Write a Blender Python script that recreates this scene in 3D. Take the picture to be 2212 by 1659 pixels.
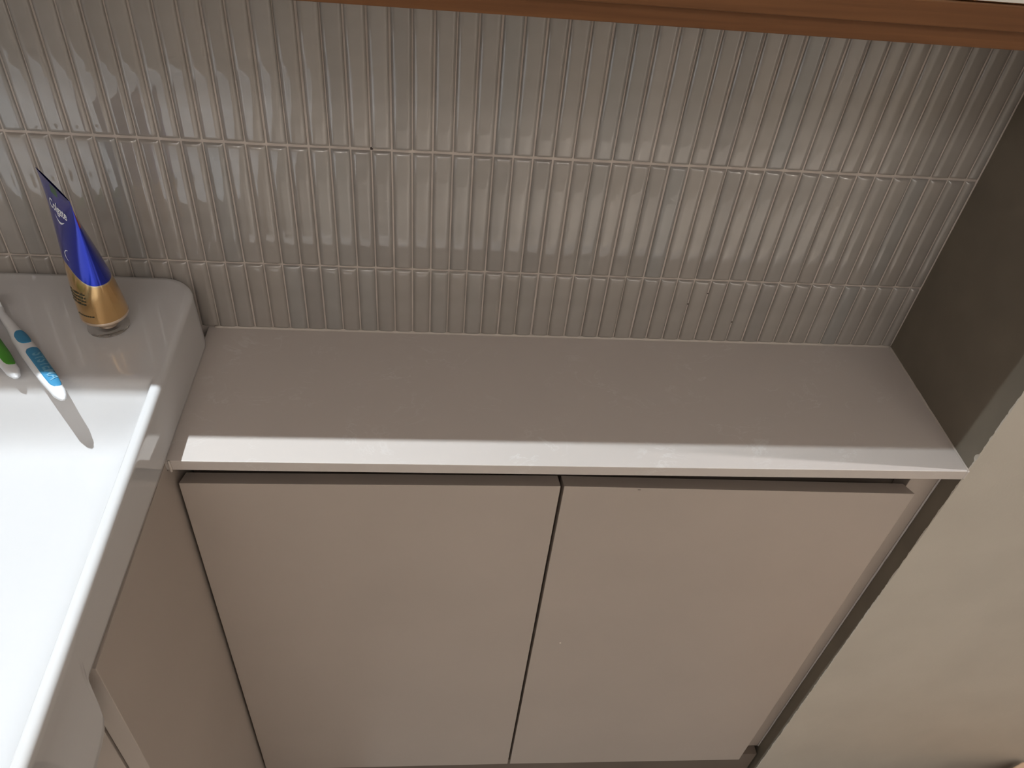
import bpy, bmesh, math, random
from mathutils import Vector, Matrix, noise

random.seed(7)
for o in list(bpy.data.objects):
    bpy.data.objects.remove(o)
S = bpy.context.scene
COL = S.collection

# ------------------------------------------------------------------ camera, world, lights, exposure
cam_d = bpy.data.cameras.new('camera')
cam = bpy.data.objects.new('camera', cam_d)
COL.objects.link(cam)
cam_d.sensor_width = 36.0
cam_d.lens = 27.8135
cam_d.clip_start = 0.02
PITCH, YAW, ROLL = math.radians(47.7466562), math.radians(-7.58052019), math.radians(6.45087098)
CAM_POS = Vector((0.4333408, -0.779363, 0.62977807))
ROT = Matrix.Rotation(YAW, 4, 'Z') @ Matrix.Rotation(PITCH, 4, 'X') @ Matrix.Rotation(ROLL, 4, 'Z')
cam.matrix_world = Matrix.Translation(CAM_POS) @ ROT
S.camera = cam

wd = bpy.data.worlds.new('world')
wd.use_nodes = True
wd.node_tree.nodes['Background'].inputs[0].default_value = (0.9, 0.85, 0.8, 1)
wd.node_tree.nodes['Background'].inputs[1].default_value = 0.02
S.world = wd
S.view_settings.view_transform = 'Standard'
S.view_settings.look = 'None'
S.view_settings.gamma = 1
S.view_settings.use_curve_mapping = False
S.view_settings.exposure = 0.0

CEIL = 1.50
FLOOR = -0.865


def spot(name, loc, watts, angle, blend, radius, col, aim=(0, 0, -1)):
    l = bpy.data.lights.new(name, 'SPOT')
    l.energy = watts
    l.spot_size = math.radians(angle)
    l.spot_blend = blend
    l.shadow_soft_size = radius
    l.color = col
    o = bpy.data.objects.new(name, l)
    COL.objects.link(o)
    o.location = loc
    o.rotation_euler = Vector(aim).to_track_quat('-Z', 'Y').to_euler()
    return o


LAMP_A = (-0.07, -0.239, CEIL - 0.035)
LAMP_B = (1.66, -0.257, CEIL - 0.035)
spot('downlight_lamp', LAMP_A, 124, 100, 1.0, 0.008, (0.83, 0.93, 1.0))
spot('downlight_lamp', LAMP_B, 42, 76, 0.45, 0.008, (0.95, 0.96, 1.0))
# added fill light: an invented ceiling panel and invented downlights washing the opposite wall
FILL_PANEL = (0.55, -1.62, 1.9, 0.42)
pl = bpy.data.lights.new('ceiling_fill_light', 'AREA')
pl.shape = 'RECTANGLE'
pl.size = FILL_PANEL[2]
pl.size_y = FILL_PANEL[3]
pl.energy = 11.0
pl.color = (1.0, 0.965, 0.93)
plo = bpy.data.objects.new('ceiling_fill_light', pl)
COL.objects.link(plo)
plo.location = (FILL_PANEL[0], FILL_PANEL[1], CEIL - 0.016)
FILL_WASH_X = (0.1, 1.75)
FILL_WASH_Y = -1.90
for wx, ww in zip(FILL_WASH_X, (170, 300)):
    spot('downlight_lamp', (wx, FILL_WASH_Y, CEIL - 0.035), ww, 62, 0.6, 0.02, (1.0, 0.95, 0.90), (0, 0.02, -1))  # unseen fill spots, added to bounce light off the opposite wall


# ------------------------------------------------------------------ helpers
def nodes(m):
    m.use_nodes = True
    return m.node_tree.nodes, m.node_tree.links


def mat(name, col, rough=0.5, metal=0.0, spec=0.5, coat=0.0, trans=0.0, ior=1.45, var=0.0, vscale=8.0,
        bump=0.0, bscale=200.0, col2=None):
    m = bpy.data.materials.new(name)
    n, l = nodes(m)
    b = n['Principled BSDF']
    b.inputs['Base Color'].default_value = (*col, 1)
    b.inputs['Roughness'].default_value = rough
    b.inputs['Metallic'].default_value = metal
    b.inputs['Specular IOR Level'].default_value = spec
    b.inputs['Coat Weight'].default_value = coat
    b.inputs['Coat Roughness'].default_value = 0.05
    b.inputs['Transmission Weight'].default_value = trans
    b.inputs['IOR'].default_value = ior
    tc = n.new('ShaderNodeTexCoord')
    if var or col2:
        t = n.new('ShaderNodeTexNoise')
        t.inputs['Scale'].default_value = vscale
        t.inputs['Detail'].default_value = 5
        l.new(tc.outputs['Object'], t.inputs['Vector'])
        mx = n.new('ShaderNodeMix')
        mx.data_type = 'RGBA'
        c2 = col2 if col2 else tuple(c * (1 - var) for c in col)
        mx.inputs[6].default_value = (*c2, 1)
        mx.inputs[7].default_value = (*col, 1)
        r = n.new('ShaderNodeMapRange')
        r.inputs[1].default_value = 0.35
        r.inputs[2].default_value = 0.65
        l.new(t.outputs['Fac'], r.inputs[0])
        l.new(r.outputs[0], mx.inputs[0])
        l.new(mx.outputs[2], b.inputs['Base Color'])
    if bump:
        t = n.new('ShaderNodeTexNoise')
        t.inputs['Scale'].default_value = bscale
        t.inputs['Detail'].default_value = 3
        l.new(tc.outputs['Object'], t.inputs['Vector'])
        bp = n.new('ShaderNodeBump')
        bp.inputs['Strength'].default_value = bump
        bp.inputs['Distance'].default_value = 0.001
        l.new(t.outputs['Fac'], bp.inputs['Height'])
        l.new(bp.outputs[0], b.inputs['Normal'])
    return m


def mesh(name, verts, faces, m, parent=None, smooth=False, loc=None):
    me = bpy.data.meshes.new(name)
    me.from_pydata([tuple(v) for v in verts], [], faces)
    me.update()
    bm = bmesh.new()
    bm.from_mesh(me)
    bmesh.ops.recalc_face_normals(bm, faces=bm.faces)
    bm.to_mesh(me)
    bm.free()
    if smooth:
        me.polygons.foreach_set('use_smooth', [True] * len(me.polygons))
    if m:
        me.materials.append(m)
    o = bpy.data.objects.new(name, me)
    COL.objects.link(o)
    if parent:
        o.parent = parent
    if loc:
        o.location = loc
    return o


def bevel_mesh(o, w, seg=2, angle=30):
    bm = bmesh.new()
    bm.from_mesh(o.data)
    es = [e for e in bm.edges if len(e.link_faces) == 2 and e.calc_face_angle(0) > math.radians(angle)]
    bmesh.ops.bevel(bm, geom=es, offset=w, segments=seg, profile=0.5, affect='EDGES')
    bm.to_mesh(o.data)
    bm.free()
    for p in o.data.polygons:
        p.use_smooth = True
    wn = o.modifiers.new('weighted', 'WEIGHTED_NORMAL')
    wn.weight = 100
    return o


def box(name, x0, x1, y0, y1, z0, z1, m, parent=None, bev=0.0, seg=2):
    v = [(x, y, z) for x in (x0, x1) for y in (y0, y1) for z in (z0, z1)]
    f = [(0, 1, 3, 2), (4, 6, 7, 5), (0, 4, 5, 1), (2, 3, 7, 6), (0, 2, 6, 4), (1, 5, 7, 3)]
    o = mesh(name, v, f, m, parent)
    if bev:
        bevel_mesh(o, bev, seg)
    return o


def prism_x(name, prof, x0, x1, m, parent=None, bev=0.0, skew=0.0):
    """prof: list of (y,z); extruded along x. skew lowers the x1 end."""
    n = len(prof)
    v = [(x0, y, z) for y, z in prof] + [(x1, y, z - skew) for y, z in prof]
    f = [tuple(range(n)), tuple(range(n, 2 * n))]
    for i in range(n):
        j = (i + 1) % n
        f.append((i, j, n + j, n + i))
    o = mesh(name, v, f, m, parent)
    if bev:
        bevel_mesh(o, bev, 2, 25)
    return o


def lathe(name, prof, m, parent=None, seg=40, loc=(0, 0, 0), smooth=True):
    v, f = [], []
    for r, z in prof:
        for k in range(seg):
            a = 2 * math.pi * k / seg
            v.append((loc[0] + r * math.cos(a), loc[1] + r * math.sin(a), loc[2] + z))
    for i in range(len(prof) - 1):
        for k in range(seg):
            k2 = (k + 1) % seg
            f.append((i * seg + k, i * seg + k2, (i + 1) * seg + k2, (i + 1) * seg + k))
    if prof[0][0] > 1e-6:
        f.append(tuple(range(seg)))
    if prof[-1][0] > 1e-6:
        f.append(tuple(range((len(prof) - 1) * seg, len(prof) * seg)))
    o = mesh(name, v, f, m, parent, smooth)
    try:
        o.data.set_sharp_from_angle(angle=math.radians(45))
    except Exception:
        pass
    return o


def empty(name, loc=(0, 0, 0)):
    o = bpy.data.objects.new(name, None)
    COL.objects.link(o)
    o.empty_display_size = 0.02
    return o


def tag(o, label, cat, group=None):
    o['label'] = label
    o['category'] = cat
    if group:
        o['group'] = group
    return o


def struct(o):
    o['kind'] = 'structure'
    return o


def text_mesh(body, size, bold=0.0):
    """outline of the writing as flat (verts, faces) centred on 0,0"""
    cu = bpy.data.curves.new('writing', 'FONT')
    cu.body = body
    cu.size = size
    cu.offset = bold
    cu.align_x = 'CENTER'
    cu.align_y = 'CENTER'
    cu.resolution_u = 4
    ob = bpy.data.objects.new('writing', cu)
    COL.objects.link(ob)
    bpy.context.view_layer.update()
    dg = bpy.context.evaluated_depsgraph_get()
    me = bpy.data.meshes.new_from_object(ob.evaluated_get(dg))
    bm = bmesh.new()
    bm.from_mesh(me)
    bmesh.ops.triangulate(bm, faces=bm.faces)
    for _ in range(2):
        long_e = [e for e in bm.edges if e.calc_length() > size * 0.14]
        bmesh.ops.subdivide_edges(bm, edges=long_e, cuts=1, use_grid_fill=False)
        bmesh.ops.triangulate(bm, faces=bm.faces)
    vs = [tuple(v.co) for v in bm.verts]
    bm.verts.index_update()
    bm.verts.ensure_lookup_table()
    fs = [tuple(v.index for v in f.verts) for f in bm.faces]
    bm.free()
    bpy.data.objects.remove(ob)
    bpy.data.curves.remove(cu)
    bpy.data.meshes.remove(me)
    return vs, fs


# ------------------------------------------------------------------ materials
def tile_material():
    m = bpy.data.materials.new('glazed_tile')
    n, l = nodes(m)
    b = n['Principled BSDF']
    oi = n.new('ShaderNodeObjectInfo')
    cr = n.new('ShaderNodeValToRGB')
    e = cr.color_ramp.elements
    e[0].position = 0.0
    e[0].color = (0.295, 0.27, 0.25, 1)
    e[1].position = 1.0
    e[1].color = (0.355, 0.325, 0.30, 1)
    for pos, c in ((0.2, (0.34, 0.305, 0.275)), (0.4, (0.305, 0.29, 0.275)), (0.6, (0.35, 0.315, 0.285)), (0.8, (0.32, 0.29, 0.265))):
        k = e.new(pos)
        k.color = (*c, 1)
    l.new(oi.outputs['Random'], cr.inputs[0])
    tc = n.new('ShaderNodeTexCoord')
    # cloudy glaze
    nz = n.new('ShaderNodeTexNoise')
    nz.inputs['Scale'].default_value = 26
    nz.inputs['Detail'].default_value = 2
    l.new(tc.outputs['Object'], nz.inputs['Vector'])
    mx = n.new('ShaderNodeMix')
    mx.data_type = 'RGBA'
    mx.blend_type = 'MULTIPLY'
    mx.inputs[0].default_value = 1.0
    rm = n.new('ShaderNodeMapRange')
    rm.inputs[1].default_value = 0.3
    rm.inputs[2].default_value = 0.7
    rm.inputs[3].default_value = 0.93
    rm.inputs[4].default_value = 1.04
    l.new(nz.outputs['Fac'], rm.inputs[0])
    l.new(cr.outputs[0], mx.inputs[6])
    l.new(rm.outputs[0], mx.inputs[7])
    l.new(mx.outputs[2], b.inputs['Base Color'])
    b.inputs['Roughness'].default_value = 0.03
    b.inputs['IOR'].default_value = 1.85
    # undulating glaze surface
    add = n.new('ShaderNodeVectorMath')
    add.operation = 'ADD'
    sc = n.new('ShaderNodeVectorMath')
    sc.operation = 'SCALE'
    sc.inputs['Scale'].default_value = 13.0
    cb = n.new('ShaderNodeCombineXYZ')
    for i in range(3):
        l.new(oi.outputs['Random'], cb.inputs[i])
    l.new(cb.outputs[0], sc.inputs[0])
    l.new(tc.outputs['Object'], add.inputs[0])
    l.new(sc.outputs[0], add.inputs[1])
    w = n.new('ShaderNodeTexNoise')
    w.inputs['Scale'].default_value = 45
    w.inputs['Detail'].default_value = 1.5
    l.new(add.outputs[0], w.inputs['Vector'])
    bp = n.new('ShaderNodeBump')
    bp.inputs['Strength'].default_value = 1.0
    bp.inputs['Distance'].default_value = 0.0003
    l.new(w.outputs['Fac'], bp.inputs['Height'])
    l.new(bp.outputs[0], b.inputs['Normal'])
    return m


def stone_material():
    m = bpy.data.materials.new('pale_quartz')
    n, l = nodes(m)
    b = n['Principled BSDF']
    tc = n.new('ShaderNodeTexCoord')
    mp = n.new('ShaderNodeMapping')
    mp.inputs['Scale'].default_value = (9, 14, 9)
    l.new(tc.outputs['Object'], mp.inputs[0])
    t = n.new('ShaderNodeTexNoise')
    t.inputs['Scale'].default_value = 1.6
    t.inputs['Detail'].default_value = 8
    t.inputs['Roughness'].default_value = 0.62
    t.inputs['Distortion'].default_value = 0.8
    l.new(mp.outputs[0], t.inputs['Vector'])
    cr = n.new('ShaderNodeValToRGB')
    e = cr.color_ramp.elements
    e[0].position = 0.30
    e[0].color = (0, 0, 0, 1)
    e[1].position = 0.66
    e[1].color = (0, 0, 0, 1)
    for p, c in ((0.485, 0.0), (0.50, 0.6), (0.515, 0.0), (0.60, 0.0), (0.64, 0.5)):
        k = e.new(p)
        k.color = (c, c, c, 1)
    l.new(t.outputs['Fac'], cr.inputs[0])
    # patchy mask so that veins come and go
    t2 = n.new('ShaderNodeTexNoise')
    t2.inputs['Scale'].default_value = 14
    t2.inputs['Detail'].default_value = 2
    l.new(tc.outputs['Object'], t2.inputs['Vector'])
    rm = n.new('ShaderNodeMapRange')
    rm.inputs[1].default_value = 0.5
    rm.inputs[2].default_value = 0.7
    l.new(t2.outputs['Fac'], rm.inputs[0])
    mu = n.new('ShaderNodeMath')
    mu.operation = 'MULTIPLY'
    l.new(cr.outputs[0], mu.inputs[0])
    l.new(rm.outputs[0], mu.inputs[1])
    mx = n.new('ShaderNodeMix')
    mx.data_type = 'RGBA'
    mx.inputs[6].default_value = (0.535, 0.477, 0.438, 1)
    mx.inputs[7].default_value = (0.66, 0.63, 0.60, 1)
    l.new(mu.outputs[0], mx.inputs[0])
    l.new(mx.outputs[2], b.inputs['Base Color'])
    b.inputs['Roughness'].default_value = 0.38
    b.inputs['Specular IOR Level'].default_value = 0.35
    return m


def wood_material(name, c1, c2):
    m = bpy.data.materials.new(name)
    n, l = nodes(m)
    b = n['Principled BSDF']
    tc = n.new('ShaderNodeTexCoord')
    mp = n.new('ShaderNodeMapping')
    mp.inputs['Scale'].default_value = (2.5, 60, 90)
    l.new(tc.outputs['Object'], mp.inputs[0])
    t = n.new('ShaderNodeTexNoise')
    t.inputs['Scale'].default_value = 2.2
    t.inputs['Detail'].default_value = 6
    t.inputs['Distortion'].default_value = 0.4
    l.new(mp.outputs[0], t.inputs['Vector'])
    mx = n.new('ShaderNodeMix')
    mx.data_type = 'RGBA'
    mx.inputs[6].default_value = (*c1, 1)
    mx.inputs[7].default_value = (*c2, 1)
    rm = n.new('ShaderNodeMapRange')
    rm.inputs[1].default_value = 0.3
    rm.inputs[2].default_value = 0.7
    l.new(t.outputs['Fac'], rm.inputs[0])
    l.new(rm.outputs[0], mx.inputs[0])
    l.new(mx.outputs[2], b.inputs['Base Color'])
    b.inputs['Roughness'].default_value = 0.5
    b.inputs['Specular IOR Level'].default_value = 0.25
    return m


M_tile = tile_material()
M_grout = mat('grout', (0.55, 0.48, 0.43), 0.85, spec=0.2, var=0.12, vscale=40, bump=0.4, bscale=700)
M_stone = stone_material()
M_seal = mat('sealant', (0.52, 0.46, 0.41), 0.5, spec=0.3)
M_wall = mat('beige_plaster', (0.52, 0.475, 0.41), 0.75, spec=0.2, var=0.07, vscale=9, bump=0.15, bscale=260)
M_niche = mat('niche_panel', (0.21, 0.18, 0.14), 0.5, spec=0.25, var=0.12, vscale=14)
M_room = mat('room_wall', (0.64, 0.61, 0.57), 0.7, spec=0.2, var=0.05, vscale=3)
M_ceil = mat('ceiling_white', (0.82, 0.80, 0.77), 0.8, spec=0.2, var=0.03, vscale=2)
M_floor = mat('floor_tile', (0.42, 0.39, 0.355), 0.4, spec=0.3, var=0.15, vscale=6)
M_lam = mat('taupe_laminate', (0.425, 0.36, 0.31), 0.42, spec=0.35, var=0.05, vscale=5)
M_dark = mat('dark_channel', (0.16, 0.125, 0.10), 0.6, spec=0.2, var=0.1, vscale=8)
M_cer = mat('white_ceramic', (0.585, 0.57, 0.565), 0.05, spec=0.55, coat=0.25, var=0.02, vscale=3)
M_wood = wood_material('oak_wood', (0.118, 0.047, 0.016), (0.165, 0.070, 0.025))
M_mirror = mat('mirror_glass', (0.85, 0.86, 0.85), 0.02, metal=1.0, var=0.02, vscale=2)
M_metal = mat('white_metal', (0.8, 0.8, 0.78), 0.35, var=0.03, vscale=20)

# ------------------------------------------------------------------ the setting
P = 0.0213
W = 1.0360
ROWS = [0.0, 0.0949, 0.24295, 0.3945, 0.539]
XL, XR, YF = -1.25, 2.35, -2.0

wb = struct(box('wall_back', XL, W + 0.02, -0.0001, 0.08, FLOOR, CEIL, M_grout))
tag_none = None


def tile_mesh(name, w, h):
    d = 0.0046
    xs = [(-0.5 * w, 0.0), (-0.5 * w + 0.0002, 0.34), (-0.5 * w + 0.0010, 0.58), (-0.5 * w + 0.0022, 0.80),
          (-0.5 * w + 0.0036, 0.94), (-0.5 * w + 0.0054, 0.992), (0, 1.0)]
    xs = xs + [(-a, b) for a, b in reversed(xs[:-1])]
    zs = [(0, 0.0), (0.0002, 0.30), (0.0008, 0.66), (0.002, 0.90), (0.0042, 0.985), (0.25 * h, 1.0), (0.5 * h, 1.0)]
    zs = zs + [(h - a, b) for a, b in reversed(zs[:-1])]
    v, f = [], []
    for z, bz in zs:
        for x, bx in xs:
            v.append((x, -d * min(bx, bz) if min(bx, bz) < 0.5 else -d * (bx * bz), z))
    nx = len(xs)
    for i in range(len(zs) - 1):
        for j in range(nx - 1):
            f.append((i * nx + j, i * nx + j + 1, (i + 1) * nx + j + 1, (i + 1) * nx + j))
    me = bpy.data.meshes.new(name)
    me.from_pydata(v, [], f)
    me.polygons.foreach_set('use_smooth', [True] * len(f))
    me.materials.append(M_tile)
    return me


GW = 0.0016
full_w = P - GW
tm = [tile_mesh('tile', full_w, ROWS[r + 1] - ROWS[r] - (0.0030 if r else 0.0024)) for r in range(4)]
edge_w = W - 48 * P - GW
tme = [tile_mesh('tile', edge_w, ROWS[r + 1] - ROWS[r] - (0.0030 if r else 0.0024)) for r in range(4)]
for r in range(4):
    z0 = ROWS[r] + 0.0015
    for i in range(-5, 49):
        last = (i == 48)
        o = bpy.data.objects.new('tile', tme[r] if last else tm[r])
        COL.objects.link(o)
        o.parent = wb
        xc = (48 * P + GW * 0.5 + edge_w * 0.5) if last else (i + 0.5) * P
        o.location = (xc + random.uniform(-0.00028, 0.00028), 0.0006 + random.uniform(-0.0002, 0.0001), z0 + random.uniform(-0.0003, 0.0003))
        o.rotation_euler = (random.uniform(-0.003, 0.003), random.uniform(-0.0012, 0.0012), random.uniform(-0.012, 0.012))
# little pinholes in the grout
M_hole = mat('pinhole', (0.05, 0.035, 0.03), 0.9)


def pinhole(x, z, r):
    v = [(x + r * (1 + 0.5 * math.sin(3 * k)) * math.cos(k * 0.785), -0.0004, z + r * math.sin(k * 0.785)) for k in range(8)]
    v += [(a, 0.003, c) for a, b, c in v]
    f = [tuple(range(8))] + [(k, (k + 1) % 8, 8 + (k + 1) % 8, 8 + k) for k in range(8)]
    mesh('grout_pinhole', v, f, M_hole, wb)


pinhole(17 * P + 0.0004, ROWS[2] + 0.001, 0.0016)
pinhole(35 * P, 0.058, 0.0009)
pinhole(38 * P + 0.0002, 0.032, 0.0009)
pinhole(36 * P, 0.075, 0.0007)

# right wall: niche side and face that returns to the right, with a rough plastered arris
WY = -0.2185
v, f = [], []
zs = []
z = FLOOR
while z < CEIL:
    zs.append(z)
    z += 0.003 if z < 0.5 else 0.05
zs.append(CEIL)
amp = []
for i, z in enumerate(zs):
    a = 0.0010 * noise.noise((z * 45, 3.1, 0)) + 0.0012 * noise.noise((z * 230, 7.7, 0))
    if 0.015 < z < 0.024:
        a += 0.0026
    amp.append(a)
for i, z in enumerate(zs):
    a = amp[i]
    b = 0.0007 * noise.noise((z * 80, 9.1, 4.0))
    v += [(W, 0.03, z), (W, WY + 0.006, z), (W, WY + 0.0010 + a, z), (W + 0.0009 + b, WY + 0.0001, z), (W + 0.007, WY, z), (XR, WY, z), (XR, 0.03, z)]
for i in range(len(zs) - 1):
    for j in range(6):
        f.append((i * 7 + j, i * 7 + j + 1, (i + 1) * 7 + j + 1, (i + 1) * 7 + j))
f.append(tuple(range(7)))
f.append(tuple(range((len(zs) - 1) * 7, len(zs) * 7)))
wr = struct(mesh('wall_right', v, f, M_wall))
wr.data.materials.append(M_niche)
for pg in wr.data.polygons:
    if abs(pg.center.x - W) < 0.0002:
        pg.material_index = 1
struct(box('floor', XL - 0.05, XR + 0.05, YF - 0.05, 0.08, FLOOR - 0.05, FLOOR, M_floor))
struct(box('ceiling', XL - 0.05, XR + 0.05, YF - 0.05, 0.08, CEIL, CEIL + 0.05, M_ceil))
struct(box('wall_left', XL - 0.05, XL, YF, 0.0, FLOOR, CEIL, M_room))
struct(box('wall_front', XL - 0.05, XR + 0.05, YF - 0.05, YF, FLOOR, CEIL, M_room))
struct(box('wall_side', XR, XR + 0.05, YF, 0.03, FLOOR, CEIL, M_room))

# ------------------------------------------------------------------ stone ledge
LD, LT, LX0 = 0.2205, 0.0141, 0.1570
ledge = tag(empty('stone_ledge'), 'pale quartz ledge slab below the glazed tile wall', 'ledge')
box('slab', LX0, W - 0.0012, -LD, -0.0006, -LT, 0.0, M_stone, ledge, 0.0009, 2)


def bead(name, pts, r, m, parent, flat=(1, 1, 1)):
    """thin hand-run bead following pts"""
    v, f = [], []
    n = 6
    for i, p in enumerate(pts):
        p = Vector(p)
        q = Vector(pts[min(i + 1, len(pts) - 1)]) - Vector(pts[max(i - 1, 0)])
        q.normalize()
        s = q.cross(Vector((0, 0, 1))).normalized() if abs(q.z) < 0.9 else Vector((1, 0, 0))
        u = s.cross(q)
        rr = r * (1 + 0.22 * noise.noise((p.x * 90, p.y * 90, p.z * 90 + 2)))
        for k in range(n):
            a = 2 * math.pi * k / n
            v.append(p + s * rr * math.cos(a) + u * rr * math.sin(a))
    for i in range(len(pts) - 1):
        for k in range(n):
            k2 = (k + 1) % n
            f.append((i * n + k, i * n + k2, (i + 1) * n + k2, (i + 1) * n + k))
    f.append(tuple(range(n)))
    f.append(tuple(range((len(pts) - 1) * n, len(pts) * n)))
    return mesh(name, v, f, m, parent, True)


bead('corner_bead', [(W - 0.0006, -0.0012, 0.001 + k * 0.44 / 60) for k in range(61)], 0.0013, M_seal, wb)
bead('sealant_bead', [(0.165 + k * (W - 0.166) / 160, -0.0012, 0.0002) for k in range(161)], 0.0022, M_seal, ledge)
bead('sealant_bead', [(W - 0.0008, -0.002 - k * 0.2165 / 60, 0.0001) for k in range(61)], 0.0013, M_seal, ledge)
bead('sealant_bead', [(W - 0.001, -0.2203, 0.0005 - k * 0.0135 / 8) for k in range(9)], 0.0014, M_seal, ledge)
bead('sealant_bead', [(0.1655, -0.2213, 0.0008 - k * 0.016 / 8) for k in range(9)], 0.0016, M_seal, ledge)

# ------------------------------------------------------------------ low cabinet below the ledge
DY = -0.2148
cab = tag(empty('low_cabinet'), 'taupe two-door cabinet under the pale quartz ledge', 'cabinet')
box('carcass', 0.1655, W - 0.001, -0.1700, -0.001, -0.79, -LT - 0.0005, M_dark, cab)
box('filler_strip', 0.9990, W - 0.0003, -0.1927, -0.1705, -0.787, -LT - 0.0005, M_lam, cab, 0.0007)
bead('sealant_bead', [(W - 0.0012, -0.1935, -0.02 - k * 0.765 / 120) for k in range(121)], 0.0014,
     mat('grey_sealant', (0.50, 0.46, 0.44), 0.4), cab)
box('plinth', 0.167, 1.03, -0.206, -0.01, FLOOR, -0.7905, M_dark, cab)


def door(x0, x1, zt, zb, skew, zskew, par):
    prof = [(DY, zt), (DY + 0.0243, zt - 0.0100), (DY + 0.0243, zt - 0.03), (DY + 0.0215, zt - 0.04), (DY + 0.0215, zb), (DY, zb)]
    n = len(prof)
    v = [(x0, y, z) for y, z in prof]
    v += [(x1, y, z - (skew if z > -0.4 else zskew)) for y, z in prof]
    f = [tuple(range(n)), tuple(range(n, 2 * n))] + [(i, (i + 1) % n, n + (i + 1) % n, n + i) for i in range(n)]
    o = mesh('door', v, f, M_lam, par)
    bevel_mesh(o, 0.0007, 2, 12)
    return o


door(0.1656, 0.5757, -0.0418, -0.787, -0.0019, 0.0, cab)
door(0.5796, 0.9952, -0.0399, -0.787, 0.0070, 0.0055, cab)
# chips and dust on the doors
M_chip = mat('chip', (0.10, 0.08, 0.07), 0.8)
M_dust = mat('dust', (0.75, 0.70, 0.62), 0.8)


def speck(x, z, rx, rz, m, par, name):
    v = [(x + rx * math.cos(k * 1.0472), DY - 0.00015, z + rz * math.sin(k * 1.0472)) for k in range(6)]
    v += [(a, DY + 0.0005, c) for a, b, c in v]
    mesh(name, v, [tuple(range(6))] + [(k, (k + 1) % 6, 6 + (k + 1) % 6, 6 + k) for k in range(6)], m, par)


speck(0.6655, -0.0445, 0.0021, 0.0005, M_chip, cab, 'edge_chip')
speck(0.6175, -0.378, 0.0014, 0.0017, M_dust, cab, 'dust_speck')

# ------------------------------------------------------------------ vanity under the basin
VX, VYF = 0.1641, -0.4443
van = tag(empty('vanity_cabinet'), 'taupe vanity cabinet standing under the white basin', 'cabinet')
VX0 = -0.432
prof = [(VYF, -0.80), (VYF, -0.0032), (-0.2212, -0.0032), (-0.2212, -0.0146), (-0.002, -0.0146), (-0.002, -0.80)]
sp_v = [(VX - 0.0195, y_, z_) for y_, z_ in prof] + [(VX - 0.0026 * (y_ - VYF) / 0.23, y_, z_) for y_, z_ in prof]
bevel_mesh(mesh('side_panel', sp_v, [tuple(range(6)), tuple(range(6, 12))] + [(k, (k + 1) % 6, 6 + (k + 1) % 6, 6 + k) for k in range(6)], M_lam, van), 0.0006)
box('side_panel', VX0, VX0 + 0.0195, VYF, -0.002, -0.80, -0.0032, M_lam, van, 0.0006)
box('back_rail', VX0 + 0.02, VX - 0.02, -0.02, -0.003, -0.80, -0.10, M_dark, van)
box('bottom_panel', VX0 + 0.02, VX - 0.02, -0.415, -0.0205, -0.80, -0.782, M_dark, van)
mid = (VX + VX0) / 2
for a, b in ((VX0 + 0.0215, mid - 0.0015), (mid + 0.0015, VX - 0.0225)):
    d = box('door', a, b, VYF, VYF + 0.019, -0.797, -0.078, M_lam, van, 0.0006)
box('plinth', VX0 + 0.02, VX - 0.02, -0.40, -0.01, FLOOR, -0.8005, M_dark, van)

# ------------------------------------------------------------------ basin
DECK = 0.0755
YB, YFR = -0.0045, -0.600
CX = -0.1365


def x_top(y):
    return 0.1598 + 0.0270 * (-y)


def smooth(t):
    t = max(0.0, min(1.0, t))
    return t * t * (3 - 2 * t)


def wall(t):
    t = max(0.0, min(1.0, t))
    return (1 - (1 - t) ** 2.1) * smooth(t / 0.16)


def bowl_z(x, y):
    hx = abs(x - CX)
    dr = (x_top(y) - CX) - 0.0082 - hx
    db = -0.176 - y
    df = y - (YFR + 0.0082)
    sx, sb, sf = wall(dr / 0.052), smooth(db / 0.058), wall(df / 0.052)
    e = 1e-5
    s = ((sx + e) ** -3 + (sb + e) ** -3 + (sf + e) ** -3) ** (-1 / 3)
    s = min(1.0, s * 1.0)
    zb = -0.018 - 0.022 * smooth(1 - math.hypot(x - CX, (y + 0.37)) / 0.26)
    z = DECK - (DECK - zb) * s
    # deck falls very slightly from the back edge to the bowl
    if y > -0.19:
        z += 0.0012 * smooth((y + 0.10) / 0.09)
    return z


def z_low(y):
    tbl = [(0.0, 0.0), (0.4525, 0.0), (0.4555, -0.003), (0.4586, -0.038), (0.4617, -0.058), (0.468, -0.066), (0.4774, -0.0700), (0.4932, -0.0730), (0.52, -0.074), (1.0, -0.074)]
    a = -y
    for (a0, b0), (a1, b1) in zip(tbl, tbl[1:]):
        if a <= a1:
            return b0 + (b1 - b0) * (a - a0) / (a1 - a0)
    return -0.074


# half outline (unit description): list of (kind-independent) points from back centre to front centre
def half_outline(inset, base):
    """right half of the plan outline; base: 0 = top edge, 1 = foot of the side"""
    def xe(y):
        return x_top(y) * (1 - base) + 0.1628 * base - inset
    rb = max(0.040 - inset, 0.0008)
    rf = max(0.034 - inset, 0.0008)
    yb, yf = YB - inset, YFR + inset
    pts = []
    xr = xe(yb)
    for k in range(41):
        pts.append((CX + (xr - rb - CX) * k / 41, yb))
    for k in range(15):
        a = math.pi / 2 * (1 - k / 14)
        pts.append((xe(yb - rb + rb * math.sin(a)) - rb + rb * math.cos(a), yb - rb + rb * math.sin(a)))
    y0, y1 = yb - rb, yf + rf
    ts = sorted(set([i / 110 for i in range(1, 110)] + [(0.447 + i * 0.0012 + y0) / (y0 - y1) for i in range(45) if y1 < -(0.447 + i * 0.0012) < y0]))
    return pts, ts, (y0, y1, rf, yf), xe


SIDE_Y = sorted(set([round(-0.05 - i * (0.60 - 0.10) / 105, 5) for i in range(106)] + [round(-0.425 - i * 0.0012, 5) for i in range(70)]), reverse=True)
NY = len(SIDE_Y)


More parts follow.
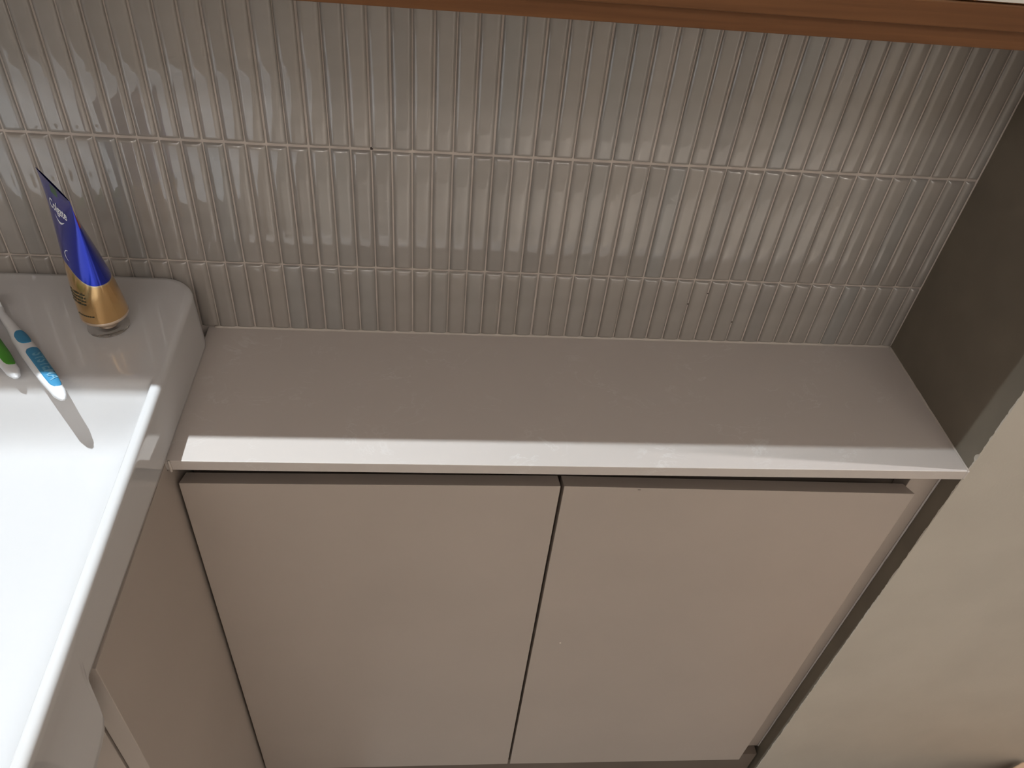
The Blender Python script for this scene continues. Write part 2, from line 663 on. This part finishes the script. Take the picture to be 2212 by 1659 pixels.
def outline(inset, base):
    pts, _, (y0, y1, rf, yf), xe = half_outline(inset, base)
    for sy in SIDE_Y:
        t = (sy - SIDE_Y[0]) / (SIDE_Y[-1] - SIDE_Y[0])
        y = y0 + (y1 - y0) * (t * 0.998 + 0.001)
        pts.append((xe(y), y))
    for k in range(15):
        a = -math.pi / 2 * k / 14
        yy = y1 + rf * math.sin(a)
        pts.append((xe(yy) - rf + rf * math.cos(a), yy))
    xr = pts[-1][0]
    for k in range(1, 42):
        pts.append((xr + (CX - xr) * k / 41, yf))
    left = [(2 * CX - x, y) for x, y in reversed(pts[1:-1])]
    return pts + left


V, F = [], []
rings = []


def add_ring(pts):
    s = len(V)
    V.extend(pts)
    rings.append((s, len(pts)))


# underside (inside to out)
insets = [0.27, 0.22, 0.17, 0.12, 0.08, 0.05, 0.03]
for ins in insets:
    o_ = outline(ins, 1.0)
    add_ring([(x, y, min(z_low(y) + 0.0, bowl_z(x, y) - 0.014)) for x, y in o_])
o_ = outline(0.012, 1.0)
add_ring([(x, y, z_low(y)) for x, y in o_])
o_ = outline(0.0015, 1.0)
add_ring([(x, y, z_low(y)) for x, y in o_])
o_ = outline(0.0, 1.0)
add_ring([(x, y, z_low(y) + 0.0015) for x, y in o_])
o_top = outline(0.0, 0.0)
o_foot = outline(0.0, 1.0)
for t in (0.06, 0.15, 0.35, 0.6, 0.8, 0.93):
    ring = []
    for (xt, yt), (xf, yf_) in zip(o_top, o_foot):
        zz = (z_low(yt) + 0.0015) * (1 - t) + (DECK - 0.006) * t
        k = max(0.0, min(1.0, zz / (DECK - 0.006)))
        ring.append((xf + (xt - xf) * k, yf_ + (yt - yf_) * k, zz))
    add_ring(ring)
for k in range(7):
    a = math.pi / 2 * k / 6
    o_ = outline(0.0055 * (1 - math.cos(a)), 0.0)
    add_ring([(x, y, DECK - 0.006 + 0.006 * math.sin(a) - 0.0 + (bowl_z(x, y) - DECK if k == 6 else 0) * 0.0) for x, y in o_])
ins = 0.0080
while ins < 0.285:
    o_ = outline(ins, 0.0)
    add_ring([(x, y, bowl_z(x, y)) for x, y in o_])
    ins += 0.0011 if ins < 0.068 else 0.004
N = rings[0][1]
for (a, _), (b, _) in zip(rings, rings[1:]):
    for k in range(N):
        k2 = (k + 1) % N
        F.append((a + k, a + k2, b + k2, b + k))
F.append(tuple(range(rings[-1][0], rings[-1][0] + N)))
F.append(tuple(range(rings[0][0], rings[0][0] + N)))
basin = tag(empty('wash_basin'), 'glossy white ceramic wash basin with thin raised rim', 'basin')
mesh('bowl', V, F, M_cer, basin, True)
bead('sealant_bead', [(0.155, -0.24 - k * 0.19 / 30, -0.0018) for k in range(31)], 0.0018, M_dark, basin)
zc = bowl_z(CX, -0.37)
lathe('drain', [(0.0, 0.004), (0.016, 0.0036), (0.022, 0.002), (0.024, -0.002), (0.024, -0.03)],
      mat('chrome', (0.75, 0.75, 0.75), 0.12, metal=1.0, var=0.02), basin, 32, (CX, -0.37, zc))

# ------------------------------------------------------------------ mirror cabinet above
mc = tag(empty('mirror_cabinet'), 'oak-trimmed mirror cabinet hung across the glazed tile wall', 'cabinet')
MX0, MX1 = -0.75, W - 0.0015
box('body', MX0, MX1, -0.1890, -0.003, 0.4462, 1.12, M_wood, mc, 0.0008)
box('lower_rail', MX0, MX1, -0.1962, -0.1892, 0.4462, 0.4618, M_wood, mc, 0.0008)
box('door_rail', MX0, MX1, -0.2030, -0.1892, 0.4609, 0.4782, M_wood, mc, 0.0010)
for k in range(3):
    a = MX0 + (MX1 - MX0) * k / 3
    b = MX0 + (MX1 - MX0) * (k + 1) / 3
    box('mirror_door', a + 0.001, b - 0.001, -0.1998, -0.1892, 0.4786, 1.12, M_mirror, mc, 0.0012)

# ------------------------------------------------------------------ toothpaste tube
M_clear = mat('clear_plastic', (0.96, 0.95, 0.94), 0.05, trans=1.0, ior=1.12, var=0.01)
M_goldcap = mat('gold_shoulder', (0.70, 0.56, 0.44), 0.2, metal=0.5, var=0.05, vscale=40)


def tube_material():
    m = bpy.data.materials.new('tube_foil')
    n, l = nodes(m)
    b = n['Principled BSDF']
    uv = n.new('ShaderNodeUVMap')
    uv.uv_map = 'UVMap'
    sx = n.new('ShaderNodeSeparateXYZ')
    l.new(uv.outputs[0], sx.inputs[0])
    U, Vv = sx.outputs[0], sx.outputs[1]

    def math_(op, a, b_=None, clamp=False):
        k = n.new('ShaderNodeMath')
        k.operation = op
        k.use_clamp = clamp
        for i, q in enumerate((a, b_)):
            if q is None:
                continue
            if isinstance(q, (int, float)):
                k.inputs[i].default_value = q
            else:
                l.new(q, k.inputs[i])
        return k.outputs[0]

    # wavy edge between blue foil and gold foot: height as a function of U
    cr = n.new('ShaderNodeFloatCurve')
    c = cr.mapping.curves[0]
    pts = [(0.0, 0.455), (0.22, 0.455), (0.28, 0.44), (0.33, 0.40), (0.38, 0.36), (0.43, 0.335), (0.50, 0.325), (0.75, 0.32), (0.9, 0.36), (1.0, 0.445)]
    c.points[0].location = pts[0]
    c.points[1].location = pts[-1]
    for p_ in pts[1:-1]:
        c.points.new(*p_)
    cr.mapping.update()
    l.new(U, cr.inputs['Value'])
    edge = cr.outputs[0]
    isblue = math_('GREATER_THAN', Vv, edge)
    near = math_('LESS_THAN', math_('ABSOLUTE', math_('SUBTRACT', Vv, edge)), 0.006)

    def win(u0, u1, v0, v1):
        a = math_('MULTIPLY', math_('GREATER_THAN', U, u0), math_('LESS_THAN', U, u1))
        q = math_('MULTIPLY', math_('GREATER_THAN', Vv, v0), math_('LESS_THAN', Vv, v1))
        return math_('MULTIPLY', a, q)

    def mix(f, c1, c2):
        k = n.new('ShaderNodeMix')
        k.data_type = 'RGBA'
        l.new(f, k.inputs[0])
        for i, q in ((6, c1), (7, c2)):
            if isinstance(q, tuple):
                k.inputs[i].default_value = (*q, 1)
            else:
                l.new(q, k.inputs[i])
        return k.outputs[2]

    nz = n.new('ShaderNodeTexNoise')
    nz.inputs['Scale'].default_value = 30
    tc = n.new('ShaderNodeTexCoord')
    l.new(tc.outputs['Object'], nz.inputs['Vector'])
    gold = mix(nz.outputs['Fac'], (0.58, 0.34, 0.13), (0.74, 0.47, 0.21))
    c0 = mix(isblue, gold, (0.02, 0.04, 0.46))
    c1 = mix(near, c0, (0.70, 0.55, 0.35))
    c2 = mix(win(0.505, 0.62, 0.80, 0.945), c1, (0.50, 0.035, 0.02))
    c3 = mix(win(0.22, 0.285, 0.93, 0.985), c2, (0.02, 0.22, 0.06))
    l.new(c3, b.inputs['Base Color'])
    b.inputs['Roughness'].default_value = 0.16
    b.inputs['Metallic'].default_value = 0.72
    b.inputs['Coat Weight'].default_value = 0.25
    b.inputs['Coat Roughness'].default_value = 0.1
    return m


tp = tag(empty('toothpaste_tube'), 'blue and gold toothpaste tube standing cap-down on the basin', 'toothpaste')
C0 = Vector((0.0892, -0.0990, 0))
C1 = Vector((0.0834, -0.1053, 0))
UD = Vector((0.649, -0.761, 0))
ND = Vector((-0.761, -0.649, 0))
TZ0, TZ1 = 0.0965, 0.2455


def tube_pt(phi, t, off=0.0):
    """phi 0 = seam edge towards the room (P2), pi = other edge; sin>0 = left face"""
    e = t ** 1.05
    c = C0.lerp(C1, t)
    r = 0.0232 - 0.0004 * t
    a = UD * (r * math.cos(phi)) + ND * (r * math.sin(phi))
    tri = 1 - 2 * (abs(phi) / math.pi) if abs(phi) <= math.pi else 0
    b = UD * (0.0384 * math.sin(tri * math.pi / 2)) + ND * (0.0009 * math.sin(phi))
    k = min(1.0, t / 0.965)
    p_ = c + UD * (a.dot(UD) * (1 - k) + b.dot(UD) * k) + ND * (a.dot(ND) * (1 - k ** 1.45) + b.dot(ND) * k)
    if off:
        nn = ND * (1 if math.sin(phi) > 0 else -1)
        nr = (UD * math.cos(phi) + ND * math.sin(phi)).lerp(nn, k).normalized()
        p_ = p_ + nr * off
    p_.z = TZ0 + (TZ1 - TZ0) * t
    return p_


NP, NT = 64, 40
v, f, uvs = [], [], []
for i in range(NT + 1):
    for j in range(NP + 1):
        phi = math.pi - 2 * math.pi * j / NP     # starts at far edge, runs over left face to P2, then right face
        v.append(tube_pt(phi, i / NT))
        uvs.append((j / NP, i / NT))
for i in range(NT):
    for j in range(NP):
        f.append((i * (NP + 1) + j, i * (NP + 1) + j + 1, (i + 1) * (NP + 1) + j + 1, (i + 1) * (NP + 1) + j))
M_tube = tube_material()
body = mesh('body', v, f, M_tube, tp, True)
ul = body.data.uv_layers.new(name='UVMap')
for lp in body.data.loops:
    ul.data[lp.index].uv = uvs[lp.vertex_index]


def on_left(s, z):
    """s 0..1 from far crimp end to near end on the left face, z height"""
    s = max(0.0, min(1.0, s))
    phi = math.acos(2 * s - 1)
    return tube_pt(phi, (z - TZ0) / (TZ1 - TZ0), 0.0003)


M_print_w = mat('white_print', (0.85, 0.85, 0.88), 0.4, var=0.01)
M_print_d = mat('dark_print', (0.03, 0.035, 0.02), 0.5, var=0.01)
tv, tf = text_mesh('Colgate', 0.0125, 0.0003)
WD = 0.0768
mesh('brand_print', [on_left(0.56 + x / WD, 0.2225 + y) for x, y, z in tv], tf, M_print_w, tp)
# smile below the word
v, f = [], []
for k in range(17):
    a = k / 16
    s_, zz = 0.45 + 0.27 * a, 0.2145 - 0.0042 * math.sin(math.pi * a) - 0.001 * a
    th = 0.0002 + 0.0009 * math.sin(math.pi * a)
    v += [on_left(s_, zz - th), on_left(s_, zz + th)]
f = [(2 * k, 2 * k + 2, 2 * k + 3, 2 * k + 1) for k in range(16)]
mesh('brand_smile', v, f, M_print_w, tp)
# open white arc lower down
v = []
for k in range(17):
    a = math.radians(100 + 150 * k / 16)
    th = 0.00015 + 0.00035 * math.sin(math.pi * k / 16)
    for q in (-th, th):
        v.append(on_left(0.70 + (0.0062 + q) * math.cos(a) / WD * 1.6, 0.1765 + (0.0062 + q) * math.sin(a)))
mesh('arc_print', v, f, M_print_w, tp)
# rows of small dark print on the gold foot: strokes too small to read
random.seed(3)
v, f = [], []


def stroke(s0, s1, z0, z1):
    b = len(v)
    n_ = 3
    for k in range(n_ + 1):
        s_ = s0 + (s1 - s0) * k / n_
        v.extend([on_left(s_, z0), on_left(s_, z1)])
    f.extend([(b + 2 * k, b + 2 * k + 2, b + 2 * k + 3, b + 2 * k + 1) for k in range(n_)])


for row in range(4):
    s_ = 0.42
    zr = 0.1345 - row * 0.0042
    while s_ < 0.82:
        L = random.uniform(0.018, 0.05)
        stroke(s_, min(s_ + L, 0.84), zr - 0.0012, zr + random.uniform(0.0003, 0.0014))
        s_ += L + random.choice((0.008, 0.008, 0.02))
s_ = 0.52
while s_ < 0.88:
    L = random.uniform(0.02, 0.04)
    stroke(s_, s_ + L, 0.1055, 0.1070)
    s_ += L + 0.009
mesh('small_print', v, f, M_print_d, tp)
random.seed(11)
cz = DECK
lathe('shoulder', [(0.0, 0.0205), (0.0228, 0.0215), (0.0236, 0.0195), (0.0228, 0.0175), (0.014, 0.0145), (0.0, 0.014)], M_goldcap, tp, 48, (C0.x, C0.y, cz))
lathe('nozzle', [(0.0, 0.0145), (0.0095, 0.0145), (0.0090, 0.004), (0.0, 0.0035)], M_goldcap, tp, 32, (C0.x, C0.y, cz))
lathe('cap', [(0.0, 0.0006), (0.0198, 0.0006), (0.0208, 0.0014), (0.0208, 0.0026), (0.0200, 0.0034), (0.0135, 0.0036), (0.0125, 0.005), (0.0120, 0.0138), (0.0, 0.0140)],
      M_clear, tp, 48, (C0.x, C0.y, cz))

# ------------------------------------------------------------------ toothbrushes
M_white_pl = mat('white_plastic', (0.74, 0.74, 0.75), 0.3, var=0.01)
M_blue_r = mat('blue_rubber', (0.045, 0.235, 0.42), 0.5, var=0.04, vscale=60)
M_blue_t = mat('pale_blue_print', (0.16, 0.36, 0.50), 0.5, var=0.02)
M_green_r = mat('green_rubber', (0.07, 0.30, 0.03), 0.4, var=0.05, vscale=60)
M_bristle = mat('bristle', (0.8, 0.82, 0.85), 0.6, var=0.05, vscale=300)


def interp(t, tbl):
    for (a0, b0), (a1, b1) in zip(tbl, tbl[1:]):
        if t <= a1:
            k = (t - a0) / (a1 - a0)
            k = k * k * (3 - 2 * k)
            return b0 + (b1 - b0) * k
    return tbl[-1][1]


def brush(tip, direction, label, pad_mat, text, lean):
    root = empty('toothbrush')
    tag(root, label, 'toothbrush', 'toothbrushes on the basin')
    D = Vector(direction).normalized()          # from tip towards head
    Lr = Vector((-D.y, D.x, 0))                 # sideways
    L = 0.200
    HW = [(0.0, 0.0012), (0.004, 0.0042), (0.012, 0.0062), (0.045, 0.0080), (0.085, 0.0085), (0.108, 0.0078), (0.138, 0.0050), (0.166, 0.0036), (0.175, 0.0052), (0.186, 0.0058), (0.198, 0.0045), (0.200, 0.0010)]
    HT = [(0.0, 0.0012), (0.004, 0.0036), (0.012, 0.0052), (0.05, 0.0066), (0.095, 0.0070), (0.118, 0.0062), (0.14, 0.0042), (0.166, 0.0026), (0.200, 0.0022)]
    CZ = [(0.0, 0.0075), (0.05, 0.0070), (0.200, 0.0072)]
    base = Vector((tip[0], tip[1], DECK + 0.0004))

    def sp(s, th, off=0.0):
        hw, ht = interp(s, HW) + off, interp(s, HT) + off
        c, n_ = math.cos(th), math.sin(th)
        x = hw * math.copysign(abs(c) ** 0.85, c)
        z = ht * math.copysign(abs(n_) ** 0.85, n_)
        return base + D * s + Lr * x + Vector((0, 0, interp(s, CZ) + z))

    v, f = [], []
    ss = [L * k / 70 for k in range(71)]
    ss = sorted(set([0.0, 0.001, 0.0025] + ss))
    n_ = 24
    for s in ss:
        for k in range(n_):
            v.append(sp(s, 2 * math.pi * k / n_))
    for i in range(len(ss) - 1):
        for k in range(n_):
            k2 = (k + 1) % n_
            f.append((i * n_ + k, i * n_ + k2, (i + 1) * n_ + k2, (i + 1) * n_ + k))
    f.append(tuple(range(n_)))
    f.append(tuple(range((len(ss) - 1) * n_, len(ss) * n_)))
    mesh('handle', v, f, M_white_pl, root, True)

    def pad(name, s0, s1, th0, th1, nose):
        """rubber inlay; th in radians on the section, pointed or round ends"""
        v, f = [], []
        A, B = 34, 10
        for i in range(A + 1):
            a = i / A
            w = min(1.0, (a / nose[0])) if nose[0] else 1.0
            w2 = min(1.0, ((1 - a) / nose[1])) if nose[1] else 1.0
            w = math.sqrt(max(0.0, 1 - (1 - w) ** 2)) * math.sqrt(max(0.0, 1 - (1 - w2) ** 2))
            m_ = (th0 + th1) / 2
            h_ = (th1 - th0) / 2 * max(w, 0.02)
            for j in range(B + 1):
                q = j / B * 2 - 1
                edge = max(abs(q), 1 - w)
                off = 0.00055 if abs(q) < 0.95 and 0 < i < A else -0.0003
                v.append(sp(s0 + (s1 - s0) * a, m_ + h_ * q, off))
        for i in range(A):
            for j in range(B):
                f.append((i * (B + 1) + j, i * (B + 1) + j + 1, (i + 1) * (B + 1) + j + 1, (i + 1) * (B + 1) + j))
        return mesh(name, v, f, pad_mat, root, True)

    g = pad('grip_pad', 0.015, 0.086, 1.05 + lean, 2.85 + lean, (0.16, 0.10))
    pad('thumb_pad', 0.0935, 0.1200, 1.0 + lean, 2.8 + lean, (0.5, 0.35))
    if text:
        tv, tf = text_mesh(text, 0.0115, 0.0002)
        # runs along the handle, first letter towards the head
        mesh('lettering', [sp(0.050 - x * 1.02, 1.98 + lean + y / 0.0080, 0.0010) for x, y, z in tv], tf, M_blue_t, g)
    # bristle tufts under the head
    v, f = [], []
    for a in range(6):
        for b in range(3):
            c = base + D * (0.176 + 0.0036 * a) + Lr * (-0.003 + 0.003 * b)
            s = len(v)
            for dx, dy in ((-1, -1), (1, -1), (1, 1), (-1, 1)):
                for zz in (0.009, 0.019):
                    v.append(c + D * 0.0012 * dx + Lr * 0.0011 * dy + Vector((0, 0, zz)))
            f += [(s, s + 2, s + 3, s + 1), (s + 2, s + 4, s + 5, s + 3), (s + 4, s + 6, s + 7, s + 5), (s + 6, s, s + 1, s + 7), (s + 1, s + 3, s + 5, s + 7)]
    mesh('bristles', v, f, M_bristle, root)
    return root


BD = (-0.640, 0.768, 0)
brush((0.0872, -0.2195), BD, 'white toothbrush with blue rubber grips overhanging the basin bowl', M_blue_r, 'SYSTEMA', 0.0)
brush((0.0345, -0.1905), (-0.655, 0.755, 0), 'white toothbrush with green rubber grip beside the blue one', M_green_r, '', 0.1)

# ------------------------------------------------------------------ ceiling fixtures and floor mat
M_lens = bpy.data.materials.new('lamp_lens')
nn, ll = nodes(M_lens)
nn['Principled BSDF'].inputs['Emission Color'].default_value = (1, 0.95, 0.9, 1)
nn['Principled BSDF'].inputs['Emission Strength'].default_value = 6.0


def downlight(x, y, label):
    t = tag(empty('downlight'), label, 'lamp')
    z = CEIL
    lathe('trim_ring', [(0.043, 0.0), (0.043, -0.003), (0.034, -0.006), (0.032, 0.0)], M_metal, t, 32, (x, y, z))
    lathe('lens', [(0.0, -0.002), (0.031, -0.002), (0.031, -0.0005), (0.0, -0.0005)], M_lens, t, 32, (x, y, z))
    return t


downlight(LAMP_A[0], LAMP_A[1], 'recessed ceiling downlight above the wash basin')
downlight(LAMP_B[0], LAMP_B[1], 'recessed ceiling downlight near the plain beige wall')
for wx in FILL_WASH_X:  # fittings for the added fill downlights
    downlight(wx, FILL_WASH_Y, 'added fill downlight washing the wall opposite the ' + ('basin' if wx < 1 else 'plain beige wall'))
t = tag(empty('ceiling_fill_panel'), 'added rectangular fill light panel on the ceiling by the opposite wall', 'lamp')
box('frame', FILL_PANEL[0] - FILL_PANEL[2] / 2 - 0.02, FILL_PANEL[0] + FILL_PANEL[2] / 2 + 0.02, FILL_PANEL[1] - FILL_PANEL[3] / 2 - 0.02, FILL_PANEL[1] + FILL_PANEL[3] / 2 + 0.02, CEIL - 0.012, CEIL, M_metal, t, 0.002)  # casing made up to carry the added fill light

# floor mat lying against the beige wall
ang = math.atan2(0.0151, 0.0383)
M_mat = mat('tan_wood', (0.62, 0.42, 0.28), 0.6, spec=0.2, var=0.1, vscale=30)
mx_, my_ = Vector((math.cos(ang), math.sin(ang), 0)), Vector((math.sin(ang), -math.cos(ang), 0))
cn = Vector((1.5515, -0.2225, 0))
v = []
for zz in (FLOOR, -0.811):
    for a, b in ((0, 0), (-0.55, 0), (-0.55, 0.4), (0, 0.4)):
        q = cn + mx_ * a + my_ * b
        v.append((q.x, q.y, zz))
fm = mesh('bath_step', v, [(0, 1, 2, 3), (4, 5, 6, 7), (0, 1, 5, 4), (1, 2, 6, 5), (2, 3, 7, 6), (3, 0, 4, 7)], M_mat)
bevel_mesh(fm, 0.003, 2)
tag(fm, 'low tan wooden step standing on the floor against the beige wall', 'step')
